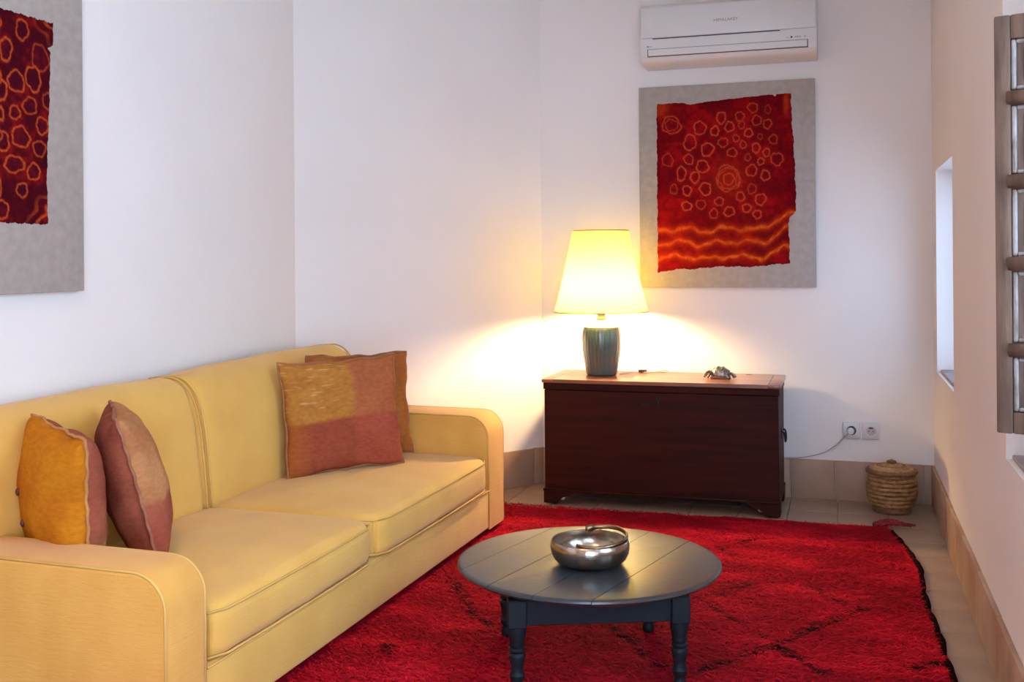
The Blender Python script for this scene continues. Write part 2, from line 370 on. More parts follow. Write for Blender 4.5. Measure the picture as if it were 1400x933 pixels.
# sofa x axis -> world (+sin, +cos), sofa y axis -> world (-cos, +sin)
SOFA.rotation_euler = (0, 0, PI/2 - th)
ZF = 0.012
def seamtube(name, pts, par, r=0.0042, closed=False, m='piping'): return tube(name, pts, r, M[m], par, 6, closed)
U1 = 2.425
b0 = from_bm('base', box_bm(0.10, U1-0.10, 0.0, 0.80, 0.025, 0.195, 0.012, 3), M['sofa'], SOFA, angle=50)
seamtube('piping', [(0.17, -0.001, 0.190), (U1-.19, -0.001, 0.190)], b0, 0.0035)
def arm(u0, u1, top, vfront, back):
    R = 0.095; prof = [(vfront, 0.022)]
    for k in range(9):
        a = PI - k*PI/2/8; prof.append((vfront+R+R*math.cos(a), top-R+R*math.sin(a)))
    prof.append((back-0.03, top+0.004)); prof.append((back, top-0.03)); prof.append((back, 0.022))
    bm = bmesh.new()
    # denser front curve keeps the surface smooth
    lo = [bm.verts.new((u0, v, z)) for v, z in prof]; hi = [bm.verts.new((u1, v, z)) for v, z in prof]
    n = len(prof); bm.faces.new(lo); bm.faces.new(hi[::-1])
    for i in range(n): bm.faces.new((lo[i], hi[i], hi[(i+1) % n], lo[(i+1) % n]))
    bmesh.ops.recalc_face_normals(bm, faces=bm.faces)
    es = [e for e in bm.edges if abs(e.verts[0].co.x-e.verts[1].co.x) < 1e-6]
    bmesh.ops.bevel(bm, geom=es, offset=0.014, segments=3, affect='EDGES', profile=0.6)
    o = from_bm('arm', bm, M['sofa_x'], SOFA, angle=60)
    for u in (u0, u1):
        s = 1 if u == u1 else -1
        P = []
        for k in range(13):
            a = PI - k*PI/2/12; P.append((u-s*0.003, vfront+R+(R-.003)*math.cos(a), top-R+(R-.003)*math.sin(a)))
        path = [(u-s*.003, vfront+.003, 0.03)] + P + [(u-s*.003, back-0.04, top+.001)]
        seamtube('piping', path, o, 0.0042)
    return o
arm(0.0, 0.160, 0.497-ZF, -0.006, 0.80)
arm(2.215, 2.415, 0.524-ZF, -0.003, 0.775)
from_bm('back_frame', box_bm(0.03, 2.33, 0.70, 0.835, 0.025, 0.77, 0.03, 3), M['sofa'], SOFA, angle=50)
def seat(u0, u1, seed):
    hx = (u1-u0)/2; hz = 0.070; hy = 0.335
    bm = rbox(hx, hy, hz, 0.036, (0.004, 0.010, 0.030), n=26, wob=0.004, seed=seed)
    for v in bm.verts:      # wrinkles running along the seat and a slight sag at the back
        x, y, z = v.co
        if z > 0.02:
            f = max(0, 1-(x/hx)**2)*max(0, 1-(y/hy)**2)
            v.co.z += 0.0022*f*math.sin(y*60+2.2*math.sin(x*5+seed))*(0.5+0.5*noise.noise(Vector((x*3, y*4, seed))))
    def corner(x, y, Rc=0.085):
        dx, dy = abs(x)-(hx-Rc), -y-(hy-Rc)
        if dx <= 0 or dy <= 0: return x, y
        k = max(dx, dy)/math.hypot(dx, dy); return math.copysign(hx-Rc+dx*k, x), -(hy-Rc+dy*k)
    for v in bm.verts: v.co.x, v.co.y = corner(v.co.x, v.co.y)
    o = from_bm('seat_cushion', bm, M['sofa'], SOFA, smooth=True); o.location = ((u0+u1)/2, hy-0.012, 0.195-ZF+hz+.0135)
    R = 0.012
    for zz, in ((hz-0.012,), (-hz+0.010,)):
        P = []
        for cx_, cy_, a0 in ((hx-R, -hy+R, -90), (hx-R, hy-R, 0), (-hx+R, hy-R, 90), (-hx+R, -hy+R, 180)):
            for k in range(7):
                a = math.radians(a0+k*15); x = cx_+R*math.cos(a); y = cy_+R*math.sin(a)
                fx = max(0, 1-(x/hx)**2)**.6; 
                yy = y + (y/hy)**3*0.010*fx*0.6
                P.append((x*0.992, yy, zz))
            if a0 in (90,): pass
        # straight runs need points to follow the swell of the front
        Q = []
        for i in range(len(P)):
            a = Vector(P[i]); c = Vector(P[(i+1) % len(P)]); n_ = max(1, int((c-a).length/0.06))
            for k in range(n_):
                p = a.lerp(c, k/n_); x, y = p.x, p.y
                if n_ > 1 and abs(y) > hy-0.02: p.y = math.copysign(hy-0.0035, y)+math.copysign(0.0095*max(0, 1-(x/hx)**2)**.6, y)
                p.x, p.y = corner(p.x, p.y); Q.append(p)
        seamtube('piping', Q, o, 0.0036, True)
    return o
seat(0.162, 1.108, 1); seat(1.112, 2.212, 2)
def backc(u0, u1, seed):
    hx = (u1-u0)/2; hz = 0.256; hy = 0.085
    bm = rbox(hx, hy, hz, 0.055, (0.004, 0.022, 0.012), n=24, wob=0.005, seed=seed)
    for v in bm.verts:  # the top rolls backward
        t = max(0, v.co.z/hz)
        v.co.y += 0.055*t**3
    o = from_bm('back_cushion', bm, M['sofa'], SOFA, smooth=True)
    o.location = ((u0+u1)/2, 0.725, 0.551); o.rotation_euler = (math.radians(-6), 0, 0)
    for s in (-1, 1):   # seam up each end and over the top
        P = []
        for k in range(15):
            z = -hz+0.03 + (2*hz-0.06-0.035)*k/14; t = max(0, z/hz); P.append((s*(hx-0.011), -hy-0.001+0.055*t**3-0.006*max(0, 1-(z/hz)**2), z))
        for k in range(1, 8):
            a = k*PI/2/7; r = 0.055; z = hz-r+r*math.sin(a); y = -hy+r-r*math.cos(a); t = z/hz; P.append((s*(hx-0.011), y+0.055*t**3, z))
        P.append((s*(hx-0.011), 0.05+.05, hz+0.001))
        seamtube('piping', P, o, 0.0038)
    return o
backc(0.02, 1.078, 3); backc(1.082, 2.285, 5)
for (u, v) in ((.09, .07), (.09, .74), (2.33, .07), (2.33, .70)):
    from_bm('foot', box_bm(u-.03, u+.03, v-.03, v+.03, 0 if v < .5 else -.012, 0.03, 0.003, 1), M['foot'], SOFA)

# the old frame has settled: the near end stands a little lower than the far end
def settle(o, mw):
    m_ = mw @ o.matrix_basis
    inv = m_.inverted()
    for v in o.data.vertices:
        p = m_ @ v.co; p.z -= max(p.z, 0)*0.05*(1-p.x/2.4); v.co = inv @ p
    for c_ in COL.objects:
        if c_.parent == o: settle(c_, m_)
for c_ in [k for k in COL.objects if k.parent == SOFA]: settle(c_, Matrix())
# ------------------------------------------------------------------ cushions on the sofa
def pillow(label, center, xdir, updir, w, h, T, cf, cb, seam, seed, wrinkle=0.006, buttons=(), NP=54):
    c = Vector(center); X = Vector(xdir).normalized(); Z = Vector(updir); Z = (Z-X*Z.dot(X)).normalized(); Y = Z.cross(X)
    root = empty('cushion', c, label, 'cushion', group='loose cushions on the yellow sofa')
    root.matrix_world = Matrix(((X.x, Y.x, Z.x, c.x), (X.y, Y.y, Z.y, c.y), (X.z, Y.z, Z.z, c.z), (0, 0, 0, 1)))
    N = NP; V = []; C = []; F = []; 
    def pos(a, b_, s):
        pin = 0.055
        x = w/2*a*(1-pin*(1-b_*b_)); z = h/2*b_*(1-pin*(1-a*a))
        t = ((1-a*a)*(1-b_*b_)); t = max(t, 0)**0.37
        y = -s*T*t
        nz = noise.noise_vector(Vector((a*1.7+seed, b_*1.7, s*2.0)))
        x += nz.x*.007; z += nz.z*.007
        y += wrinkle*noise.noise(Vector((a*3.2+seed, b_*3.2, 1.3*s)))*min(1, t*1.6)
        e = max(abs(a), abs(b_))
        y += 0.5*wrinkle*math.sin(8*(a+b_)+seed)*(e**3)*(1-e)*4
        z += 0.003*math.sin(a*9+seed)*abs(b_)**4; x += 0.003*math.sin(b_*9+seed*2)*abs(a)**4
        y += 0.006*math.sin(a*2.5+seed)*b_**2
        return (x, y, z)
    idx = {}
    for si, s in enumerate((1, -1)):
        for i in range(N+1):
            for j in range(N+1):
                a = math.sin((i/N*2-1)*PI/2*.98)/math.sin(PI/2*.98); b_ = math.sin((j/N*2-1)*PI/2*.98)/math.sin(PI/2*.98)
                rim = i in (0, N) or j in (0, N)
                # rim vertices stay separate per face so each side keeps its own dye
                idx[(si, i, j)] = len(V); V.append(pos(a, b_, s if not rim else s)); C.append((cf if s > 0 else cb)(a, b_))
        for i in range(N):
            for j in range(N):
                f = [idx[(si, i, j)], idx[(si, i+1, j)], idx[(si, i+1, j+1)], idx[(si, i, j+1)]]
                F.append(f if s > 0 else f[::-1])
    o = pyd('cover', V, F, M['pillow'], root, True); colattr(o.data, np.array(C)*.80)
    P = []
    K = 26
    for k in range(K): P.append((-1+2*k/K, -1))
    for k in range(K): P.append((1, -1+2*k/K))
    for k in range(K): P.append((1-2*k/K, 1))
    for k in range(K): P.append((-1, 1-2*k/K))
    Q = []
    for i, (a, b_) in enumerate(P):
        p = Vector(pos(a, b_, 1)); p2 = Vector(pos(a, b_, -1)); p = (p+p2)/2
        p += Vector((a, 0, b_))*0.002 + Vector((0, .0022*math.sin(i*1.9+seed), .0012*math.sin(i*1.3)))
        Q.append(p)
    tube('seam', Q, 0.0047, M[seam], root, 7, True)
    for (a, b_) in buttons:
        p = Vector(pos(a, b_, 1)); bm = bmesh.new()
        bmesh.ops.create_uvsphere(bm, u_segments=12, v_segments=8, radius=0.0105, matrix=Matrix.Diagonal((1, .5, 1, 1)))
        from_bm('button', bm, M['button'], root, smooth=True, loc=p+Vector((0, -.003, 0)))
    return root
def n2(a, b_, s=0): return noise.noise(Vector((a*2.2+s, b_*2.2, s)))
def lerp3(c, d, t): t = max(0, min(1, t)); return tuple(c[i]*(1-t)+d[i]*t for i in range(3))
OR = srgb(218, 138, 30); OR2 = srgb(205, 120, 28); RU = srgb(178, 98, 72); RU2 = srgb(160, 82, 60); TN = srgb(206, 145, 92); TN2 = srgb(196, 128, 60)
def c_or(a, b_): return lerp3(OR, OR2, .5+.9*n2(a, b_, 2))
def c_ru(a, b_): return lerp3(lerp3(RU, RU2, .5+n2(a, b_, 5)), TN, (-b_-.35)*3)
def c_dk(a, b_): return lerp3(srgb(168, 92, 66), srgb(140, 70, 52), .5+n2(a*1.5, b_*1.5, 7)+.25*math.sin(b_*9))
def c_tn(a, b_): return lerp3(lerp3(TN, srgb(190, 124, 78), .5+n2(a, b_, 4)), lerp3(RU, srgb(170, 84, 66), .5+n2(a, b_, 9)), (-b_-.12+.05*n2(a*3, 0, 1))*12)
def c_patch(a, b_):
    up_ = (b_+.10-0.03*a)*14; right = (a-.06+.03*n2(0, b_*3, 2))*9
    ul = lerp3(srgb(200, 136, 60), srgb(190, 122, 54), .5+n2(a, b_*2, 3)); ur = lerp3(srgb(196, 114, 68), srgb(186, 104, 64), .5+n2(a, b_, 8))
    streak = noise.noise(Vector((a*4.5+5, b_*48, 3)))
    if a < 0.05 and b_ > .15 and streak > .30: ul = lerp3(ul, srgb(228, 172, 110), (streak-.3)*3)
    ll = lerp3(srgb(182, 102, 50), srgb(166, 82, 56), (a+.95)*3); lr = lerp3(srgb(186, 92, 66), srgb(176, 84, 58), .5+n2(a, b_, 6))
    t = lerp3(ul, ur, right); l = lerp3(ll, lr, right); return lerp3(l, t, up_)
def c_br(a, b_): return lerp3(srgb(190, 118, 52), srgb(168, 92, 46), .5+n2(a, b_, 11))
pillow('mustard orange cushion with dark buttons and rust back, leaning by the near sofa arm', (-2.010, 2.368, 0.560), (0.86, -0.50, -0.09), (-0.10, 0.0, 1), 0.375, 0.40, 0.094, c_or, c_ru, 'seamO', 1.0, buttons=((-.30, .14), (-.24, -.30)))
pillow('rust and tan cushion seen edge-on, leaning behind the mustard orange cushion', (-1.945, 2.585, 0.567), (0.66, -0.75, 0.0), (-0.24, -0.12, 1), 0.38, 0.43, 0.090, c_dk, c_tn, 'seam', 3.0)
pillow('large square patchwork cushion in tan and terracotta quarters, front of two at the far arm', (-1.897, 3.822, 0.585), (0.676, 0.736, 0.03), (-0.13, 0.08, 1), 0.485, 0.44, 0.075, c_patch, c_br, 'seamR', 5.0, wrinkle=.008, NP=120)
pillow('brown-orange cushion mostly hidden behind the patchwork cushion at the far arm', (-1.915, 4.02, 0.598), (0.69, 0.72, 0.0), (-0.12, 0.10, 1), 0.44, 0.42, 0.060, c_br, c_br, 'seam', 8.0)

# ------------------------------------------------------------------ rug
RX = [(0.16, 4.93), (0.195, 4.88), (0.215, 4.75), (0.240, 4.60), (0.262, 4.40), (0.272, 4.20), (0.268, 4.0), (0.266, 3.83), (0.272, 3.65), (0.280, 3.5), (0.286, 3.35), (0.291, 3.2), (0.295, 2.8), (0.29, 2.2), (0.28, 1.6)]
def rug_right(y):
    ys = [p[1] for p in RX][::-1]; xs = [p[0] for p in RX][::-1]
    return float(np.interp(y, ys, xs)) + 0.004*math.sin(y*9)
def rug_back(x): return float(np.interp(x, [-2.0, -1.58, -1.36, -0.27, -0.16, 0.16], [4.90, 4.895, 4.885, 4.935, 4.925, 4.915])) + 0.005*math.sin(x*21)+0.003*math.sin(x*47)
SEG = [(-0.469, 3.703, -0.199, 3.33), (-0.199, 3.33, 0.035, 3.713), (-0.199, 3.33, -0.46, 2.98), (-0.469, 3.703, -0.313, 3.934), (-0.487, 4.397, -0.40, 4.24), (-0.199, 3.33, -0.05, 3.13), (-0.746, 3.395, -0.50, 3.05), (-1.392, 3.702, -1.193, 3.356), (-1.34, 3.0, -1.274, 2.875), (0.18, 3.24, 0.265, 3.315), (-0.109, 3.947, 0.0, 3.78), (-0.487, 4.397, -0.333, 4.579), (-0.469, 3.703, -0.60, 3.86), (-0.95, 3.65, -0.76, 3.40), (-1.193, 3.356, -1.08, 3.25), (0.035, 3.713, 0.06, 3.76)]
SEGA = np.array(SEG)
def seg_dist(P):
    a = SEGA[:, :2]; b_ = SEGA[:, 2:]; d = b_-a; L2 = (d**2).sum(1)
    t = np.clip(((P[:, None, :]-a)*d).sum(2)/L2, 0, 1); q_ = a+t[..., None]*d
    return np.sqrt(((P[:, None, :]-q_)**2).sum(2)).min(1)
def vnoise(x, y, seed):   # cheap value noise
    r_ = np.random.default_rng(seed).random((256, 256)); xi = np.floor(x).astype(int); yi = np.floor(y).astype(int)
    fx = x-xi; fy = y-yi; fx = fx*fx*(3-2*fx); fy = fy*fy*(3-2*fy); g = lambda i, j: r_[i % 256, j % 256]
    return (g(xi, yi)*(1-fx)+g(xi+1, yi)*fx)*(1-fy)+(g(xi, yi+1)*(1-fx)+g(xi+1, yi+1)*fx)*fy
def rug_color(P, jitter=None):
    x, y = P[:, 0], P[:, 1]
    n = .5*vnoise(x*5, y*9, 1)+.3*vnoise(x*12, y*34, 2)+.2*vnoise(x*28, y*90, 3)
    base = np.array([0.68, 0.007, 0.026]); dark = np.array([0.44, 0.005, 0.018]); hot = np.array([0.82, 0.015, 0.034])
    t = np.clip((n-.38)*3.2, 0, 1)[:, None]
    c = dark*(1-t)+base*t; t2 = np.clip((n-.62)*4, 0, 1)[:, None]; c = c*(1-t2)+hot*t2
    wob = (vnoise(x*40, y*40, 5)-.5)*.022
    d = seg_dist(P)+wob; brk = vnoise(x*11, y*11, 9)
    w = np.clip((0.011+.008*(brk-.4)-d)/.006, 0, 1)*np.clip((brk-.10)*5, 0, 1)
    c = c*(1-w[:, None])+np.array([0.022, 0.004, 0.006])*w[:, None]
    if jitter is not None: c = c*jitter[:, None]
    return c
RUG = empty('rug', (-0.8, 3.3, 0), 'red wool rug with dark diamond lines and black right edge under the coffee table', 'rug')
ox, oy = RUG.location.x, RUG.location.y
NX, NY = 240, 360; V = []; F = []
for j in range(NY+1):
    for i in range(NX+1):
        s = i/NX; t = j/NY
        x = -1.75 + s*(rug_right(1.6+t*3.3)+1.75); y = 1.6+t*(rug_back(x)-1.6)
        z = 0.010 + 0.0025*noise.noise(Vector((x*5, y*5, 0)))
        if i in (0, NX) or j in (0, NY): z = 0.002
        V.append((x-ox, y-oy, z))
for j in range(NY):
    for i in range(NX):
        k = j*(NX+1)+i; F.append((k, k+1, k+NX+2, k+NX+1))
o = pyd('weave', V, F, M['rug'], RUG, True); Va = np.array(V)[:, :2]+np.array([ox, oy]); colattr(o.data, rug_color(Va))
# woollen pile: short tufts lying mostly across the rug
NB = 75000
y = rng.uniform(2.3, 4.92, NB); x = rng.uniform(-1.75, 0.30, NB)
rr = np.interp(y, [p[1] for p in RX][::-1], [p[0] for p in RX][::-1]); keep = (x < rr-0.012) & (y < 4.905-0.0*x)
keep &= ~((x < -1.52) & (y < 4.45))
x, y = x[keep], y[keep]; NB = len(x)
ang = rng.normal(0, .55, NB) + np.where(rng.random(NB) < .5, 0, PI); L = rng.uniform(.018, .042, NB); wd = rng.uniform(.0022, .0042, NB); hh = rng.uniform(.004, .010, NB)
dx, dy = np.cos(ang), np.sin(ang)*0.8; px_, py_ = -dy*wd, dx*wd; bend = rng.normal(0, .25, NB)
z0 = np.full(NB, .0095)
def pt(t, side, zz):
    bx = x+dx*L*t - dy*bend*L*t*t; by = y+dy*L*t + dx*bend*L*t*t
    sc = side*(1-.75*t); return np.stack([bx+px_*sc-ox, by+py_*sc-oy, zz], 1)
parts = [pt(0, -1, z0), pt(0, 1, z0), pt(.5, -1, z0+hh), pt(.5, 1, z0+hh), pt(1, -1, z0+hh*.55), pt(1, 1, z0+hh*.55)]
VV = np.stack(parts, 1).reshape(-1, 3).astype(np.float32)
b6 = (np.arange(NB)*6)[:, None]; FF = np.concatenate([b6+np.array([0, 1, 3, 2]), b6+np.array([2, 3, 5, 4])], 1).reshape(-1, 4)
me = bpy.data.meshes.new('pile'); me.vertices.add(len(VV)); me.vertices.foreach_set('co', VV.ravel())
me.loops.add(FF.size); me.loops.foreach_set('vertex_index', FF.ravel().astype(np.int32))
me.polygons.add(len(FF)); me.polygons.foreach_set('loop_start', (np.arange(len(FF))*4).astype(np.int32)); me.update(calc_edges=True); me.validate()
pc = rug_color(np.stack([x, y], 1), rng.uniform(.62, 1.25, NB)); colattr(me, np.repeat(pc, 6, 0))
tag(link('pile', me, M['pile'], RUG), kind='stuff')
P = [(rug_right(y_)+.006+.003*math.sin(y_*31)-ox, y_-oy, 0.008) for y_ in np.linspace(1.6, 4.86, 150)]
tube('binding', P, [0.0095+.0012*math.sin(i*1.3)+.0015*math.sin(i*.37) for i in range(len(P))], M['binding'], RUG, 7)
# twisted tassel at the far right corner
for k, (pp, r0) in enumerate(((((.13, 4.93), (.17, 4.965), (.21, 4.975), (.25, 4.955), (.285, 4.95)), .013), (((.15, 4.92), (.19, 4.935), (.23, 4.93), (.275, 4.945), (.30, 4.965)), .010), (((.14, 4.94), (.18, 4.985), (.215, 4.99), (.235, 4.965), (.26, 4.945)), .009))):
    Q = smoothpath([(a-ox, b_-oy, 0.014+.010*math.sin(i*PI/4)) for i, (a, b_) in enumerate(pp)], 8)
    tube('tassel', Q, [r0*(1-.55*i/len(Q))*(1+.15*math.sin(i*1.4)) for i in range(len(Q))], M['tassel'], RUG, 7)

# ------------------------------------------------------------------ coffee table
TT = 0.300; tz = 0.013
TAB = empty('coffee_table', (-0.728, 3.095, tz), 'low round coffee table with worn dark blue paint and turned legs on the red rug', 'table')
TR = 0.392
prof = [(0, -.026), (TR-.035, -.026), (TR-.018, -.022), (TR-.006, -.015), (TR, -.009), (TR-.001, -.004), (TR-.006, -.001), (TR-.014, 0), (0, 0)]
pang = math.radians(76)   # direction of the boards
cuts = [-TR-.1, -0.185, -0.031, 0.122, 0.268, TR+.1]
nrm = Vector((-math.sin(pang), math.cos(pang), 0))
for k in range(5):
    bm = bmesh.new(); seg = 96; rings = []
    for (r, z) in prof: rings.append([bm.verts.new((r*math.cos(2*PI*i/seg), r*math.sin(2*PI*i/seg), z)) for i in range(seg)] if r > 0 else bm.verts.new((0, 0, z)))
    for a, b_ in zip(rings[:-1], rings[1:]):
        for i in range(seg):
            j = (i+1) % seg
            if not isinstance(a, list): bm.faces.new((a, b_[j], b_[i]))
            elif not isinstance(b_, list): bm.faces.new((a[i], a[j], b_))
            else: bm.faces.new((a[i], a[j], b_[j], b_[i]))
    for s, c in ((1, cuts[k]+.0010), (-1, cuts[k+1]-.0010)):
        g = bm.verts[:]+bm.edges[:]+bm.faces[:]
        rs = bmesh.ops.bisect_plane(bm, geom=g, plane_co=nrm*c, plane_no=nrm*s, clear_inner=True)
        ed = [e for e in rs['geom_cut'] if isinstance(e, bmesh.types.BMEdge)]
        if ed: bmesh.ops.contextual_create(bm, geom=ed)
    bmesh.ops.recalc_face_normals(bm, faces=bm.faces)
    from_bm('board', bm, M['blue'], TAB, angle=35, loc=(0, 0, TT-tz+random.uniform(-.0005, .0005)))
# apron and legs in a frame turned to the camera side
lc = Vector((-0.722+0.728, 3.050-3.095)); la = math.radians(21); hs = 0.224
def lp(a, b_): return Vector((lc.x+a*math.cos(la)-b_*math.sin(la), lc.y+a*math.sin(la)+b_*math.cos(la)))
for k in range(4):
    t = la + k*PI/2
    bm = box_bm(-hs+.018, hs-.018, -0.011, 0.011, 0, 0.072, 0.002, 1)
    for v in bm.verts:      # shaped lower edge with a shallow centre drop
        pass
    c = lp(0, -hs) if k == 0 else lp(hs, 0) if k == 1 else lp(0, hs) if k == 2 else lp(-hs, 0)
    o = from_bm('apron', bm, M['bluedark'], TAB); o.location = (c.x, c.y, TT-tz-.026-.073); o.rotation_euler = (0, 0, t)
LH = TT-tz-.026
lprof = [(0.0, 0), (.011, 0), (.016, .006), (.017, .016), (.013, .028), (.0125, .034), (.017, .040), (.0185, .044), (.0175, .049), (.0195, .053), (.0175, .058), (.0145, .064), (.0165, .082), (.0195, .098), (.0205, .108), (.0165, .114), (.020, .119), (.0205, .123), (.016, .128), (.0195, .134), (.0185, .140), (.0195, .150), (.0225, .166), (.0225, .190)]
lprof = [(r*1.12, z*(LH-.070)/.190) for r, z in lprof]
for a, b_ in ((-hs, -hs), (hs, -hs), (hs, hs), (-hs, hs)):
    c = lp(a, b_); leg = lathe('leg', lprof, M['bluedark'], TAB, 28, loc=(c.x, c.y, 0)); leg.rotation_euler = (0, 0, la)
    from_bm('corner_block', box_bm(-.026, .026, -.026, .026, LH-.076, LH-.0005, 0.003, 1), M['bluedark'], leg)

# steel bowl on the table
BX, BY = -0.712, 3.045
BOWL = empty('bowl', (BX, BY, TT), 'hammered steel bowl in the middle of the round blue table', 'bowl')
R = .116
bp = [(0, 0), (.060, .0), (.080, .002), (.096, .009), (.107, .020), (.1135, .034), (.1165, .050), (.1160, .060), (.1125, .0715), (.111, .073), (.109, .0715), (.1122, .060), (.1127, .050), (.1097, .035), (.103, .0225), (.092, .013), (.075, .007), (.045, .005), (0, .005)]
lathe('body', bp, M['steel'], BOWL, 72)
# open bronze band lying tilted across the rim
BAND = empty('open_ring', (BX+.026, BY+.012, TT+.0665), 'open bronze ring with blunt ends resting tilted on the rim of the steel bowl', 'ring')
V = []; F = []; n = 60
for i in range(n+1):
    a = math.radians(-128 + 262*i/n); rx, ry = .080, .098
    cx_, cy_ = rx*math.cos(a), ry*math.sin(a)
    z = 0.010+ .008*math.sin(a*1.0+.4) ; hgt = .006
    nx, ny = math.cos(a), math.sin(a)
    wv = .0035 + (.003 if i > n-4 else 0)
    for (dr, dz) in ((-wv, -hgt), (wv, -hgt*.8), (wv*1.1, hgt*.6), (0, hgt*1.05), (-wv, hgt*.7)):
        V.append((cx_+nx*dr, cy_+ny*dr, z+dz*(1.6 if i > n-4 else 1)))
for i in range(n):
    for k in range(5):
        l = (k+1) % 5; F.append((i*5+k, i*5+l, (i+1)*5+l, (i+1)*5+k))
F += [(4, 3, 2, 1, 0), tuple(n*5+k for k in range(5))]
pyd('band', V, F, M['bronze'], BAND, True)

# ------------------------------------------------------------------ chest
CX0, CX1, CY0, CY1 = -1.388, -0.278, 4.985, 5.425
CH = empty('chest', ((CX0+CX1)/2, (CY0+CY1)/2, 0), 'dark mahogany blanket chest with lid and bracket feet against the back wall', 'chest')
hx, hy = (CX1-CX0)/2, (CY1-CY0)/2
from_bm('body', box_bm(-hx, hx, -hy, hy, 0.078, 0.560, 0.003, 1), M['wood'], CH, angle=40)
lid = from_bm('lid', box_bm(-hx-.004, hx+.004, -hy-.004, hy, 0.562, 0.594, 0.002, 1), M['wood'], CH, angle=40)
# top board frame: main boards and two clamped ends
from_bm('end_board', box_bm(-hx-.010, -hx+.045, -hy-.016, hy, 0.5945, 0.612, 0.004, 2), M['woodtop'], lid, angle=40)
from_bm('end_board', box_bm(hx-.045, hx+.012, -hy-.016, hy, 0.5945, 0.612, 0.004, 2), M['woodtop'], lid, angle=40)
for (a, b_) in ((-hy-.016, -hy*.30), (-hy*.30+.001, hy*.38), (hy*.38+.001, hy)):
    from_bm('top_board', box_bm(-hx+.0455, hx-.0455, a, b_, 0.5945, 0.6125, 0.0015, 1), M['woodtop'], lid, angle=40)
from_bm('moulding', box_bm(-hx-.007, hx+.007, -hy-.010, hy, 0.066, 0.080, 0.004, 2), M['wood'], CH, angle=40)
def bracket(s, side=False):
    # bracket foot outline in (x, z)
    P = [(0, 0.010), (.068, 0.010), (.075, .016), (.082, .030), (.098, .040), (.125, .046), (.150, .066), (0, .066)]
    bm = bmesh.new(); a = [bm.verts.new((s*x, -hy-.006, z)) for x, z in P]; c = [bm.verts.new((s*x, -hy+.014, z)) for x, z in P]; n = len(P)
    bm.faces.new(a); bm.faces.new(c[::-1])
    for i in range(n): bm.faces.new((a[i], c[i], c[(i+1) % n], a[(i+1) % n]))
    bmesh.ops.recalc_face_normals(bm, faces=bm.faces); return bm
for s in (1, -1):
    f = from_bm('bracket_foot', bracket(s), M['wood'], CH, loc=(-s*(hx+.004), 0, 0))
    from_bm('side_bracket', box_bm(min(0, s*.02), max(0, s*.02), -hy+.014, -hy+.10, 0.010, 0.066, .002, 1), M['wood'], f)
    f2 = from_bm('bracket_foot', box_bm(min(0, s*.02), max(0, s*.02), hy-.12, hy, 0.010, 0.066, .002, 1), M['wood'], CH, loc=(-s*(hx+.004), 0, 0))
    bmk = bmesh.new(); bmesh.ops.create_uvsphere(bmk, u_segments=14, v_segments=10, radius=.013)
    from_bm('caster', bmk, M['caster'], CH, smooth=True, loc=(-s*(hx-.085), -hy+.015, .036))
    tube('caster_wheel', [(-s*(hx-.045), -hy+.020, 0.0145), (-s*(hx-.045), -hy+.040, 0.0145)], .014, M['iron'], CH, 14)
    tube('caster_wheel', [(-s*(hx-.045), hy-.06, 0.0145), (-s*(hx-.045), hy-.04, 0.0145)], .014, M['iron'], CH, 14)
kx = -0.829-CH.location.x
lathe('keyhole', [(0, 0), (.009, 0), (.009, .006), (0, .006)], M['iron'], CH, 16, loc=(kx, -hy+.002, .532)).rotation_euler = (PI/2, 0, 0)
from_bm('keyhole_slot', box_bm(kx-.003, kx+.003, -hy-.004, -hy+.004, .506, .530), M['iron'], CH)
from_bm('lock_scar', box_bm(kx-.085, kx-.045, -hy-.0012, -hy+.004, .5005, .504), M['iron'], CH)
for x_ in (-0.869, -0.442):
    bmk = bmesh.new(); bmesh.ops.create_cone(bmk, cap_ends=True, segments=20, radius1=.013, radius2=.012, depth=.0016)
    from_bm('inlay_plug', bmk, M['iron'], lid, loc=(x_-CH.location.x, hy-.045, .6128)).scale = (1.2, .7, 1)
# iron bail handle on the right end
from_bm('handle_plate', box_bm(hx-.002, hx+.004, -.03, .03, .335, .385, .001, 1), M['iron'], CH)
hb = tube('handle', smoothpath([(hx+.004, -.045, .372), (hx+.016, -.045, .362), (hx+.020, -.035, .325), (hx+.020, .035, .325), (hx+.016, .045, .362), (hx+.004, .045, .372)], 6), .0045, M['iron'], CH, 8)

# ------------------------------------------------------------------ lamp
LX, LY, LZ = -1.152, 5.215, 0.6128
LAMP = empty('table_lamp', (LX, LY, LZ), 'table lamp with yellow pleated shade and blue-green ribbed ceramic base, lit, on the chest', 'lamp')
rib = lambda a, z: 0.0009*math.cos(a*30) if .01 < z < .245 else 0
lathe('base', [(0, 0), (.070, 0), (.076, .004), (.0775, .012), (.082, .04), (.090, .09), (.0955, .14), (.097, .18), (.0955, .215), (.089, .240), (.078, .255), (.066, .262)], M['glaze'], LAMP, 120, rib=rib)
lathe('shoulder', [(.0895, .2405), (.079, .2565), (.062, .267), (.040, .272), (.026, .274), (.026, .280), (.0, .280)], M['glazelit'], LAMP, 48)
lathe('neck', [(0, .278), (.024, .278), (.026, .284), (.022, .290), (.020, .300), (.024, .306), (.024, .318), (.016, .322), (.016, .345), (0, .345)], M['brass'], LAMP, 32)
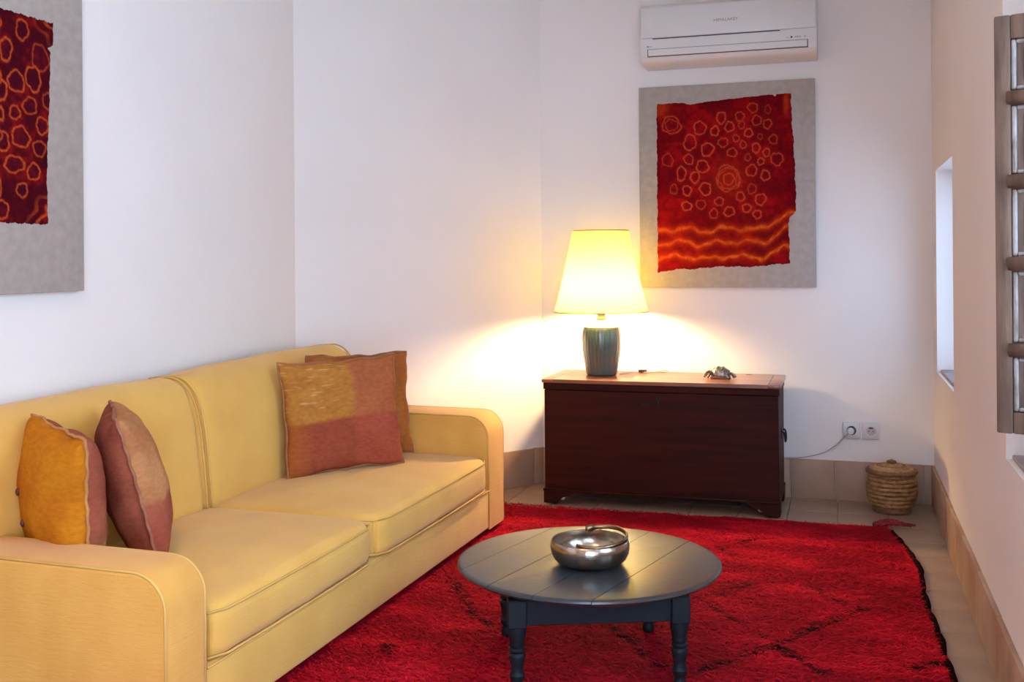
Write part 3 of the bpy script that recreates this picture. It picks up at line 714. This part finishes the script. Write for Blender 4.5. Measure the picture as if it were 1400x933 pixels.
# shade with box pleats
zb, zt, rb_, rt_ = .318, .722, .233, .137
V = []; F = []; seg = 192; nz_ = 10
for k in range(nz_+1):
    t = k/nz_; r0 = rb_+(rt_-rb_)*(t**.92)
    for i in range(seg):
        a = 2*PI*i/seg; r = r0 + .0014*math.cos(a*24)*(1-.3*t) ; V.append((r*math.cos(a), r*math.sin(a), zb+(zt-zb)*t))
for k in range(nz_):
    for i in range(seg):
        j = (i+1) % seg; F.append((k*seg+i, k*seg+j, (k+1)*seg+j, (k+1)*seg+i))
SH = pyd('shade', V, F, M['shade'], LAMP, True)
SH['label'] = 'yellow cloth shade glowing from the bulb'
for (r, z) in ((rb_+.001, zb), (rt_+.001, zt)):
    tube('trim', [(r*math.cos(2*PI*i/96), r*math.sin(2*PI*i/96), z) for i in range(96)], .0034, M['trim'], SH, 6, True)
lathe('added_diffuser', [(0, zt-.006), (rt_-.004, zt-.006), (rt_-.004, zt-.005), (0, zt-.005)], M['shade'], SH, 48)  # disc added at the shade top to soften the upward light cone
ring = [(.02*math.cos(2*PI*i/24), .02*math.sin(2*PI*i/24), zt-.03) for i in range(24)]
tube('spider', ring, .002, M['brass'], SH, 6, True)
for k in range(3):
    a = 2*PI*k/3+.4; tube('spider', [(.02*math.cos(a), .02*math.sin(a), zt-.03), (rt_*math.cos(a), rt_*math.sin(a), zt-.002)], .0018, M['brass'], SH, 6)
tube('harp', smoothpath([(.014, 0, .345), (.045, 0, .42), (.050, 0, .52), (.02, 0, zt-.03)], 8), .0018, M['brass'], LAMP, 6)
tube('harp', smoothpath([(-.014, 0, .345), (-.045, 0, .42), (-.050, 0, .52), (-.02, 0, zt-.03)], 8), .0018, M['brass'], LAMP, 6)
lathe('bulb', [(.0, .349), (.013, .349), (.014, .375), (.026, .40), (.0315, .425), (.028, .45), (.016, .465), (0, .470)], M['bulb'], LAMP, 20)

# cord with switch from the lamp over the back of the chest to the socket
cz = 0.6155+.001
pts = [(LX+.085, LY+.03, cz), (LX+.12, LY+.10, cz), (-1.02, 5.36, cz), (-0.95, 5.345, cz), (-0.90, 5.385, cz), (-0.86, 5.418, cz+.004), (-0.84, 5.438, cz-.03), (-0.82, 5.440, .45), (-0.72, 5.44, .26), (-0.5, 5.438, .205), (-0.33, 5.438, .199), (-0.22, 5.438, .200), (-0.15, 5.440, .212), (-0.09, 5.443, .232), (-0.03, 5.441, .270), (0.005, 5.432, .310), (.030, 5.415, .333)]
CO = tag(tube('power_cord', smoothpath(pts, 8), .0028, M['cord'], None, 8), 'thin pale lamp cord drooping along the back wall to the left socket', 'cord')
from_bm('switch', box_bm(-.022, .022, -.009, .009, 0, .016, .004, 2), M['black'], CO, angle=40, loc=(-0.968, 5.352, .6135))
bmk = bmesh.new(); bmesh.ops.create_cone(bmk, cap_ends=True, segments=20, radius1=.017, radius2=.013, depth=.030, matrix=Matrix.Rotation(PI/2, 4, 'X'))
from_bm('plug', bmk, M['socket'], CO, smooth=False, loc=(.038, 5.425, .343))

# ------------------------------------------------------------------ small beaded ornament on the chest
ORN = empty('ornament', (-0.560, 5.190, 0.6128), 'small silver and brown beaded ornament with curled legs on the right half of the chest', 'ornament')
bm = bmesh.new()
bmesh.ops.create_uvsphere(bm, u_segments=24, v_segments=14, radius=1, matrix=Matrix.Translation((0, 0, .020))@Matrix.Diagonal((.046, .034, .036, 1)))
for v in bm.verts: v.co.z = max(v.co.z, .004); v.co += noise.noise_vector(v.co*90)*.002
from_bm('shell', bm, M['silver'], ORN, smooth=True)
bm = bmesh.new()
for k in range(46):
    a = random.uniform(0, 2*PI); e = random.uniform(.1, 1.35); p = Vector((.046*math.cos(a)*math.cos(e), .034*math.sin(a)*math.cos(e), .020+.036*math.sin(e)))
    bmesh.ops.create_icosphere(bm, subdivisions=1, radius=random.uniform(.0035, .006), matrix=Matrix.Translation(p))
from_bm('beads', bm, M['silver'], ORN, smooth=True)
for k, (x0, y0, x1, y1, hgt) in enumerate(((-.035, -.018, -.078, -.012, .030), (-.030, .015, -.070, .030, .026), (.035, -.018, .066, -.020, .022), (.034, .012, .070, .020, .020), (-.038, -.005, -.058, -.030, .020), (.020, -.028, .040, -.040, .014))):
    Q = smoothpath([(x0, y0, .020), ((x0*2+x1)/3, (y0*2+y1)/3, hgt+.004), ((x0+x1*2)/3, (y0+y1*2)/3, hgt), (x1, y1, .006)], 6)
    tube('leg', Q, [.0055+.0018*math.sin(i*2.2) for i in range(len(Q))], M['darkbead'] if k % 2 == 0 else M['silver'], ORN, 8)
from_bm('band', box_bm(-.047, .047, -.035, .035, .0, .010, .004, 2), M['darkbead'], ORN, angle=40)

# ------------------------------------------------------------------ straw basket
BK = empty('straw_basket', (0.218, 5.270, 0), 'small round coiled straw basket with lid in the back right corner', 'basket')
lathe('base_ring', [(.0, .0), (.078, .0), (.088, .006), (.090, .014), (.082, .022), (0, .022)], M['strawB'], BK, 40)
nC = 9; zs = np.linspace(.024, .176, nC); rs = [.088, .100, .108, .113, .1155, .116, .1145, .111, .106]
def coil(name, R_, z, r_, m, par, sq=1.0):
    V = []; F = []; n = 120; sg = 8
    for i in range(n):
        a = 2*PI*i/n; rr = r_*(1+.16*math.cos(i*PI*.5))
        for k in range(sg):
            t = 2*PI*k/sg; V.append(((R_+rr*math.cos(t))*math.cos(a), (R_+rr*math.cos(t))*math.sin(a), z+rr*math.sin(t)*sq+.0006*math.sin(a*5+z*80)))
    for i in range(n):
        for k in range(sg): F.append((i*sg+k, i*sg+(k+1) % sg, ((i+1) % n)*sg+(k+1) % sg, ((i+1) % n)*sg+k))
    return pyd(name, V, F, m, par, True)
for k in range(nC): coil('coil', rs[k]-.010, zs[k], .0098, M['strawA'] if k not in (0,) else M['strawB'], BK)
lathe('liner', [(0, .02), (.080, .02), (.100, .09), (.098, .182), (0, .182)], M['strawB'], BK, 32)
LD = empty('lid', (0, 0, 0), None, None); LD.parent = BK; LD.name = 'lid'
bpy.data.objects.remove(LD)
LD = lathe('lid', [(0, .184), (.108, .184), (.108, .192), (.075, .206), (.035, .214), (0, .217)], M['strawC'], BK, 48)
for (r_, z_, q_, m_) in ((.107, .192, .010, 'strawB'), (.090, .202, .0085, 'strawC'), (.073, .208, .0085, 'strawC'), (.056, .213, .008, 'strawA'), (.040, .2165, .008, 'strawC'), (.024, .219, .008, 'strawC')): coil('coil', r_, z_, q_, M[m_], LD)
kn = coil('knob', .013, .231, .0085, M['strawB'], LD)
bmk = bmesh.new(); bmesh.ops.create_uvsphere(bmk, u_segments=14, v_segments=10, radius=.013); from_bm('knob_tip', bmk, M['strawA'], kn, smooth=True, loc=(0, 0, .233))

# ------------------------------------------------------------------ sockets
for k, (x0, plugged) in enumerate(((0.001, True), (0.091, False))):
    so = empty('wall_socket', (x0+.041, YB-.0, .303), ('white wall socket with the lamp plug in it, left of two above the skirting', 'white empty wall socket, right of two, above the straw basket')[k], 'socket', group='wall sockets')
    from_bm('plate', box_bm(-.040, .040, -.011, 0, 0, .082, .004, 2), M['socket'], so, angle=40)
    V = []; F = []; n = 32
    o = lathe('rim', [(.024, 0), (.027, 0), (.028, .003), (.024, .004), (.0225, .003), (.0225, -.004), (.024, -.004)], M['socket'], so, 36, loc=(0, -.011, .041)); o.rotation_euler = (PI/2, 0, 0)
    o = lathe('well', [(0, 0), (.0225, 0), (.0225, .0006), (0, .0006)], M['sockdark'] if plugged else M['cord'], so, 32, loc=(0, -.0112, .041)); o.rotation_euler = (PI/2, 0, 0)
    if not plugged:
        for s in (-1, 1):
            o = lathe('pin_hole', [(0, 0), (.003, 0), (.003, .001), (0, .001)], M['sockdark'], so, 12, loc=(s*.0095, -.0118, .041)); o.rotation_euler = (PI/2, 0, 0)
        bmk = box_bm(-.010, .010, -.0140, -.0112, .052, .060, .002, 1); from_bm('earth_clip', bmk, M['sockdark'], so)
    else:
        bmk = bmesh.new(); bmesh.ops.create_uvsphere(bmk, u_segments=16, v_segments=8, radius=.006); from_bm('screw', bmk, M['black'], so, loc=(0, -.012, .060)).scale = (2.6, .5, .9)

# ------------------------------------------------------------------ air conditioner
AX0, AX1 = -0.950, -0.103; AYF = 5.262; AZ0 = 2.165; AZ1 = 2.465
AC = empty('air_conditioner', ((AX0+AX1)/2, YB, AZ0), 'white split air conditioner high on the back wall above the right-hand textile picture', 'air conditioner')
w2 = (AX1-AX0)/2; dF = AYF-YB
prof = [(0, .0), (-.10, .0), (dF+.035, .006), (dF+.012, .018), (dF+.002, .038), (dF, .06), (dF, .28), (dF+.02, .298), (0, .300)]
bm = bmesh.new(); a = [bm.verts.new((-w2, y_, z_)) for y_, z_ in prof]; c = [bm.verts.new((w2, y_, z_)) for y_, z_ in prof]; n = len(prof)
bm.faces.new(a); bm.faces.new(c[::-1])
for i in range(n): bm.faces.new((a[i], c[i], c[(i+1) % n], a[(i+1) % n]))
bmesh.ops.recalc_face_normals(bm, faces=bm.faces)
bmesh.ops.bevel(bm, geom=[e for e in bm.edges if abs(e.verts[0].co.x-e.verts[1].co.x) < 1e-6], offset=.004, segments=2, affect='EDGES')
from_bm('casing', bm, M['acw'], AC, angle=40)
from_bm('front_panel', box_bm(-w2+.004, w2-.004, dF-.011, dF-.001, .1265, .277, .004, 2), M['acw'], AC, angle=40)
from_bm('panel_gap', box_bm(-w2+.06, w2-.17, dF-.003, dF+.002, .1215, .1262), M['acdark'], AC)
# outlet slot with its flap
from_bm('outlet_slot', box_bm(-w2+.034, w2-.040, dF-.0018, dF+.004, .0345, .0735), M['acdark'], AC)
from_bm('louver', box_bm(-w2+.038, w2-.044, dF-.007, dF-.0005, .0385, .0715, .002, 1), M['acw'], AC, angle=40)
from_bm('led', box_bm(.303, .311, dF-.004, dF+.001, .084, .092, .001, 1), M['black'], AC)
for x0, x1 in ((.322, .329), (.332, .339), (.342, .349), (.365, .373)): from_bm('symbol', box_bm(x0, x1, dF-.0015, dF+.001, .0865, .0905), M['acgrey'], AC)
from_bm('symbol', box_bm(.282, .293, dF-.0015, dF+.001, .086, .088), M['acgrey'], AC)
from_bm('symbol', box_bm(-w2+.031, -w2+.041, dF-.0015, dF+.001, .083, .090), M['acgrey'], AC)
from_bm('symbol', box_bm(-w2+.045, -w2+.054, dF-.0015, dF+.001, .085, .088), M['acgrey'], AC)
def text(name, s, size, m, par, loc, rot, wx=1.0):
    cu = bpy.data.curves.new(name, 'FONT'); cu.body = s; cu.size = size; cu.extrude = .0005; cu.align_x = 'CENTER'; cu.align_y = 'CENTER'
    t = bpy.data.objects.new('t', cu); COL.objects.link(t); me = bpy.data.meshes.new_from_object(t); bpy.data.objects.remove(t)
    o = link(name, me, m, par); me.name = name; o.location = loc; o.rotation_euler = rot; o.scale = (wx, 1, 1); return o
text('lettering', 'HIMALAKEY', .021, M['acgrey'], AC, (-0.534-(AX0+AX1)/2+.005, dF-.0120, 2.358-AZ0), (PI/2, 0, 0), 1.05)

# ------------------------------------------------------------------ textile pictures
def textile(parent, outline_l, outline_r, outline_t, outline_b, NXg, NZg, colf, to_xyz):
    """cloth sheet whose four ragged borders come from the given curves; (u,v) 0..1 from top left"""
    V = []; UV = []; F = []
    for j in range(NZg+1):
        for i in range(NXg+1):
            u, v = i/NXg, j/NZg
            L_ = outline_l(v); R_ = outline_r(v); x = L_+(R_-L_)*u; T_ = outline_t(x); B_ = outline_b(x); y_ = T_+(B_-T_)*v
            UV.append((x, y_)); V.append(to_xyz(x, y_, i in (0, NXg) or j in (0, NZg)))
    for j in range(NZg):
        for i in range(NXg):
            k = j*(NXg+1)+i; F.append((k, k+NXg+1, k+NXg+2, k+1))
    o = pyd('dyed_cloth', V, F, M['dyed'], parent, False); colattr(o.data, colf(np.array(UV)))
    return o
def rings(P, RL, core=.75, wid=3.2, sq=None, seedo=0):
    x, y_ = P[:, 0], P[:, 1]; best = np.zeros(len(P)); inside = np.zeros(len(P))
    for k, (cx_, cy_, rx, ry, st_) in enumerate(RL):
        dx_ = (x-cx_); dy_ = (y_-cy_); a = np.arctan2(dy_/ry, dx_/rx)
        wob = 1+.06*np.sin(a*3+k*1.7)+.05*np.sin(a*5+k*2.9)+.03*np.sin(a*8+k)+.05*np.sin(a*2-k)
        d = np.sqrt((dx_/rx)**2+(dy_/ry)**2)/wob; m_ = min(rx, ry)
        dist = np.abs(d-.86)*m_
        dash = .84+.16*np.sin(a*13+k*3)*np.sign(np.sin(a*5+k))
        g = np.clip(1.25-dist/wid, 0, 1)*st_*dash
        best = np.maximum(best, g); inside = np.maximum(inside, np.clip((.80-d)*6, 0, 1))
    return best, inside
R1 = [(182,228,44,42,.8),(302,245,30,30,.9),(391,207,22,26,.9),(364,260,19,22,1),(425,245,20,24,.8),(468,205,19,22,.6),(521,172,22,22,.7),(582,182,14,18,.35),(537,224,22,22,.7),(580,240,19,21,.7),(475,240,14,18,.5),(503,273,18,20,1),(452,293,14,16,.7),(550,290,11,13,.4),(603,303,20,20,.6),(260,303,30,36,.9),(333,334,29,31,1),(398,308,22,22,.7),(435,350,22,20,.8),(480,320,14,18,.7),(533,335,18,22,.9),(575,355,16,18,.8),(499,372,13,16,.5),(552,390,14,16,.9),(617,383,27,30,.8),(254,372,22,24,.8),(312,403,30,28,1),(223,430,22,32,.9),(280,446,22,26,1),(514,425,24,27,.9),(570,447,19,25,.9),(246,500,20,24,.9),(323,495,27,29,1),(190,493,18,22,.5),(515,500,20,22,.6),(550,543,24,26,.9),(380,548,20,20,.8),(468,530,18,22,.8),(244,564,24,20,1),(304,558,24,20,.6),(357,597,20,22,.7),(421,590,24,22,.9),(493,577,19,20,1),(536,603,18,20,1),(165,372,26,30,.5),(418,455,58,58,.75),(420,457,26,26,.9),(418,455,44,48,.6),(418,455,50,54,.6),(182,228,30,28,.5)]
def col_back(P):
    x, y_ = P[:, 0], P[:, 1]
    n = .6*vnoise(x/70, y_/70, 21)+.4*vnoise(x/18, y_/18, 22)
    d1 = np.array(srgb(132, 7, 18)); d2 = np.array(srgb(156, 14, 20)); d3 = np.array(srgb(104, 4, 16))
    t = np.clip((n-.3)*2.2, 0, 1)[:, None]; c = d3*(1-t)+d1*t; t = np.clip((n-.55)*3, 0, 1)[:, None]; c = c*(1-t)+d2*t
    vert = np.clip((vnoise(x/14, y_/160, 24)-.45)*2, 0, 1)*np.clip((260-x)/200, .15, 1); c = c*(1-.25*vert[:, None])+d2*.25*vert[:, None]
    g, ins = rings(P, R1, seedo=1)
    # halos of orange dye around the rings
    gh, _ = rings(P, R1, wid=11); c = c*(1-.14*gh[:, None])+np.array(srgb(214, 60, 20))*.14*gh[:, None]
    ctr = np.exp(-(((x-420)/70)**2+((y_-455)/70)**2)); c = c*(1-.4*ctr[:, None])+np.array(srgb(200, 50, 20))*.4*ctr[:, None]
    # bands at the bottom
    for k, (yb, am, st_, w_) in enumerate(((662, 12, .9, 9), (716, 12, .8, 8), (775, 9, 1, 8))):
        rise = np.clip((x-545)/95, 0, 1)**1.3*(54 if k == 0 else 48 if k == 1 else 40)
        yy = yb+am*np.sin(x/23+k*1.4)*(.4+.6*vnoise(x/60, x*0+k, 77))+3*np.sin(x/9+k)+4*np.sin(x/41) - rise
        dd = np.abs(y_-yy); br = .35+.65*vnoise(x/16, x*0+k*7, 31+k)
        w_ = w_*(.55+.9*vnoise(x/22, x*0+k, 55)); gg = np.clip(1.15-dd/w_, 0, 1)*st_*br*(.45+.55*vnoise(x/5, y_/20, 56)); hh_ = np.exp(-(dd/17)**2)*.5
        c = c*(1-hh_[:, None])+np.array(srgb(222, 62, 12))*hh_[:, None]
        c = c*(1-gg[:, None])+np.array(srgb(252, 122, 34))*gg[:, None]
    cor = np.exp(-(((x-128)/34)**2+((y_-150)/40)**2))+.8*np.exp(-(((x-655)/10)**2+((y_-160)/40)**2)); cor = np.clip(cor, 0, .6)
    c = c*(1-cor[:, None])+np.array(srgb(205, 62, 22))*cor[:, None]
    c = c*(1-.62*g[:, None])+np.array(srgb(232, 98, 62))*.62*g[:, None]
    return np.clip(c, 0, 1)*.86
# back wall picture; crop pixels -> metres
PBX0, PBX1, PBZ0, PBZ1 = -0.992, -0.117, 1.046, 2.076
PIC = empty('textile_picture', ((PBX0+PBX1)/2, YB, PBZ0), 'red cloth with small orange rings on grey linen, on the back wall by the lamp', 'picture', group='textile pictures')
def canvas(par, w, h, t):
    c = from_bm('canvas', box_bm(-w/2, w/2, -t, -.002, 0, h, .003, 2), M['linen'], par, angle=40)
    return c
canvas(PIC, PBX1-PBX0, PBZ1-PBZ0, .035)
sx = (PBX1-PBX0)/(770-42)
def rag(v, k, am=2.2): return am*math.sin(v*41+k)+am*.6*math.sin(v*97+k*2)+am*.5*math.sin(v*190+k)
def bl(v): return 119+rag(v, 1, 1.2)
def br_(v):
    y_ = 122+v*690
    base = np.interp(y_, [120, 200, 330, 470, 560, 600, 612, 622, 650, 805], [676, 676, 684, 690, 692, 692, 684, 664, 662, 666]); return float(base)+rag(v, 3, 1.5)
def bt(x): return float(np.interp(x, [115, 120, 230, 260, 300, 420, 600, 612, 618, 680], [140, 138, 137, 148, 141, 132, 122, 130, 122, 121]))+rag(x/500, 2, .8)
def bb_(x): return float(np.interp(x, [115, 160, 200, 260, 380, 520, 600, 670], [836, 832, 822, 824, 813, 815, 806, 802]))+rag(x/500, 5, 1.5)
def xyz_b(x, y_, edge): return ((x-42)*sx-(PBX1-PBX0)/2, -.0385+(.003 if edge else 0)+.0008*math.sin(x*.11)*math.sin(y_*.07), (PBZ1-PBZ0)*(1-(y_-66.0)/(898-66.0)))
textile(PIC, bl, br_, bt, bb_, 250, 300, col_back, xyz_b)

# left wall picture, slightly crooked; crop pixels (x grows towards the far edge)
LP = empty('textile_picture', (XL, 2.90, 1.105), 'dark red cloth with long orange loops on grey linen, above the near sofa end', 'picture', group='textile pictures')
LP.rotation_euler = (0, 0, PI/2)
# local x along +Y world, local -y into the room
wL, hL = 0.875, 1.03
c = from_bm('canvas', box_bm(-wL, 0, -.035, -.002, 0, hL, .003, 2), M['linen'], LP, angle=40)
# cloth px frame: right edge px 205->65 at y 2.755, scale ~ metres per crop px differs by depth; work in local metres*1000
R2 = []
def lm(px, py): # left picture crop px (2.827/px) -> local mm through the camera
    X_ = px/2.827; Y_ = py/2.827
    ray = fw + rt*((X_-700)/1450) - up*((Y_-353.6)/1450); t = (XL+.038)/ray.x; p = Vector((0, 0, H))+ray*t
    return ((p.y-2.90)*1000, (p.z-1.105)*1000)
for (cx_, cy_, rx, ry, s_) in ((22,190,26,52,.9),(85,115,28,44,.8),(62,315,38,45,.9),(128,305,33,55,1),(4,345,24,50,1),(57,435,22,32,.8),(115,410,30,38,.7),(182,390,20,35,.6),(163,487,27,36,.9),(80,530,40,45,.9),(8,545,30,45,.9),(152,575,26,36,.7),(55,635,42,38,.8),(130,665,28,36,.9),(85,735,25,30,.8),(8,810,28,40,.9),(155,225,36,60,.5),(2,440,12,30,1)):
    x0, y0 = lm(cx_, cy_); x1, _ = lm(cx_+rx, cy_); _, y1 = lm(cx_, cy_-ry); R2.append((x0, y0, abs(x1-x0), abs(y1-y0), s_))
# more loops on the part of the cloth that lies outside the photograph
for i in range(5):
    for j in range(8): R2.append((-790+i*92+(j % 2)*30, 230+j*82, 38, 40, .8))
def col_left(P):
    x, y_ = P[:, 0], P[:, 1]
    n = .6*vnoise(x/60, y_/60, 41)+.4*vnoise(x/14, y_/14, 42)
    a_, b_, d_ = (np.array(srgb(*k)) for k in ((84, 6, 16), (124, 16, 18), (64, 4, 18)))
    t = np.clip((n-.3)*2.2, 0, 1)[:, None]; c = d_*(1-t)+a_*t; t = np.clip((n-.58)*3, 0, 1)[:, None]; c = c*(1-t)+b_*t
    gh, _ = rings(P, R2, wid=9); g, ins = rings(P, R2, wid=3.4)
    c = c*(1-.35*gh[:, None])+np.array(srgb(150, 26, 16))*.35*gh[:, None]
    c = c*(1-.55*ins[:, None])+np.array(srgb(66, 6, 24))*.55*ins[:, None]
    for (ax_, ay_, am_) in ((-175, 235, 1), (-150, 850, .8)):   # dyed fans in the two right corners
        dd = np.sqrt((x-ax_-60)**2+(y_-ay_+60*(1 if ay_ < 500 else -1))**2)
        w_ = np.clip(np.sin(dd/7.0+1.5*np.sin(np.arctan2(y_-ay_, x-ax_-60)*9)), 0, 1)*np.clip(1-np.abs(dd-95)/70, 0, 1)*am_
        c = c*(1-.7*w_[:, None])+np.array(srgb(206, 82, 26))*.7*w_[:, None]
    c = c*(1-.8*g[:, None])+np.array(srgb(206, 92, 36))*.8*g[:, None]
    return np.clip(c, 0, 1)
xr0, zt0 = lm(205, 90); xr1, zb0 = lm(187, 868)
_, ztl = lm(0, 20)
def ll_(v): return -wL*1000+115+rag(v, 2, 2)
def lr_(v):
    y_ = 90+v*778; px = float(np.interp(y_, [90, 175, 190, 205, 260, 380, 480, 560, 700, 868], [208, 206, 184, 198, 195, 193, 190, 186, 183, 188])); return lm(px, y_)[0]+rag(v, 4, 1.2)
def lt_(x): return zt0+rag(x/300, 1, 1.6)
def lb_(x): return zb0+rag(x/300, 6, 1.6)
textile(LP, ll_, lr_, lt_, lb_, 240, 260, col_left, lambda x, z, edge: (x/1000, -.0385+(.003 if edge else 0), z/1000))

# ------------------------------------------------------------------ old shutter standing open in the window recess
SY = Vector((0.360, 2.790)); sd = Vector((0.93, -0.36)).normalized()
SHU = empty('shutter', (SY.x, SY.y, 0.773), 'old weathered wooden shutter with worn panels, ajar in the near right window', 'shutter', rz=math.atan2(sd.y, sd.x))
sw, sh = 0.215, 0.998
from_bm('stile', box_bm(0, .036, -.020, .020, 0, sh, .004, 2), M['old'], SHU, angle=40)
from_bm('stile', box_bm(sw-.04, sw, -.020, .020, 0, sh, .004, 2), M['old'], SHU, angle=40)
edges = [0.0]; rails = [0.058, 0.2405, 0.443, 0.640, 0.843, 1.018]   # rail centres
from_bm('rail', box_bm(.0362, sw-.0402, -.018, .018, 0, .052, .004, 2), M['old'], SHU, angle=40)
from_bm('rail', box_bm(.0362, sw-.0402, -.018, .018, sh-.058, sh, .004, 2), M['old'], SHU, angle=40)
rc = [0.200, 0.405, 0.601, 0.800]
for z in rc:
    r_ = from_bm('rail', box_bm(.0362, sw-.0402, -.018, .018, z-.017, z+.017, .003, 2), M['old'], SHU, angle=40)
    for s in (-1, 1): tube('bead', [(.030, s*.019, z), (sw-.042, s*.019, z)], .0165, M['old'], r_, 12)
zz = [.052]+[v for z in rc for v in (z-.017, z+.017)]+[sh-.058]
for i in range(0, len(zz), 2):
    a, b_ = zz[i], zz[i+1]
    pn = from_bm('panel', box_bm(.0365, sw-.0405, -.006, .006, a+.0005, b_-.0005), M['old2'], SHU)
    for s in (-1, 1):
        for (x0, x1, z0, z1) in ((.0375, .048, a+.002, b_-.002), (sw-.053, sw-.0425, a+.002, b_-.002), (.0485, sw-.0535, a+.002, a+.011), (.0485, sw-.0535, b_-.011, b_-.002)):
            y0, y1 = sorted((s*.0062, s*.0175)); from_bm('moulding', box_bm(x0, x1, y0, y1, z0, z1, .003, 1), M['worn'], pn)
        y0, y1 = sorted((s*.0062, s*.011)); from_bm('raised_field', box_bm(.062, sw-.066, y0, y1, a+.022, b_-.022, .003, 1), M['old2'], pn)
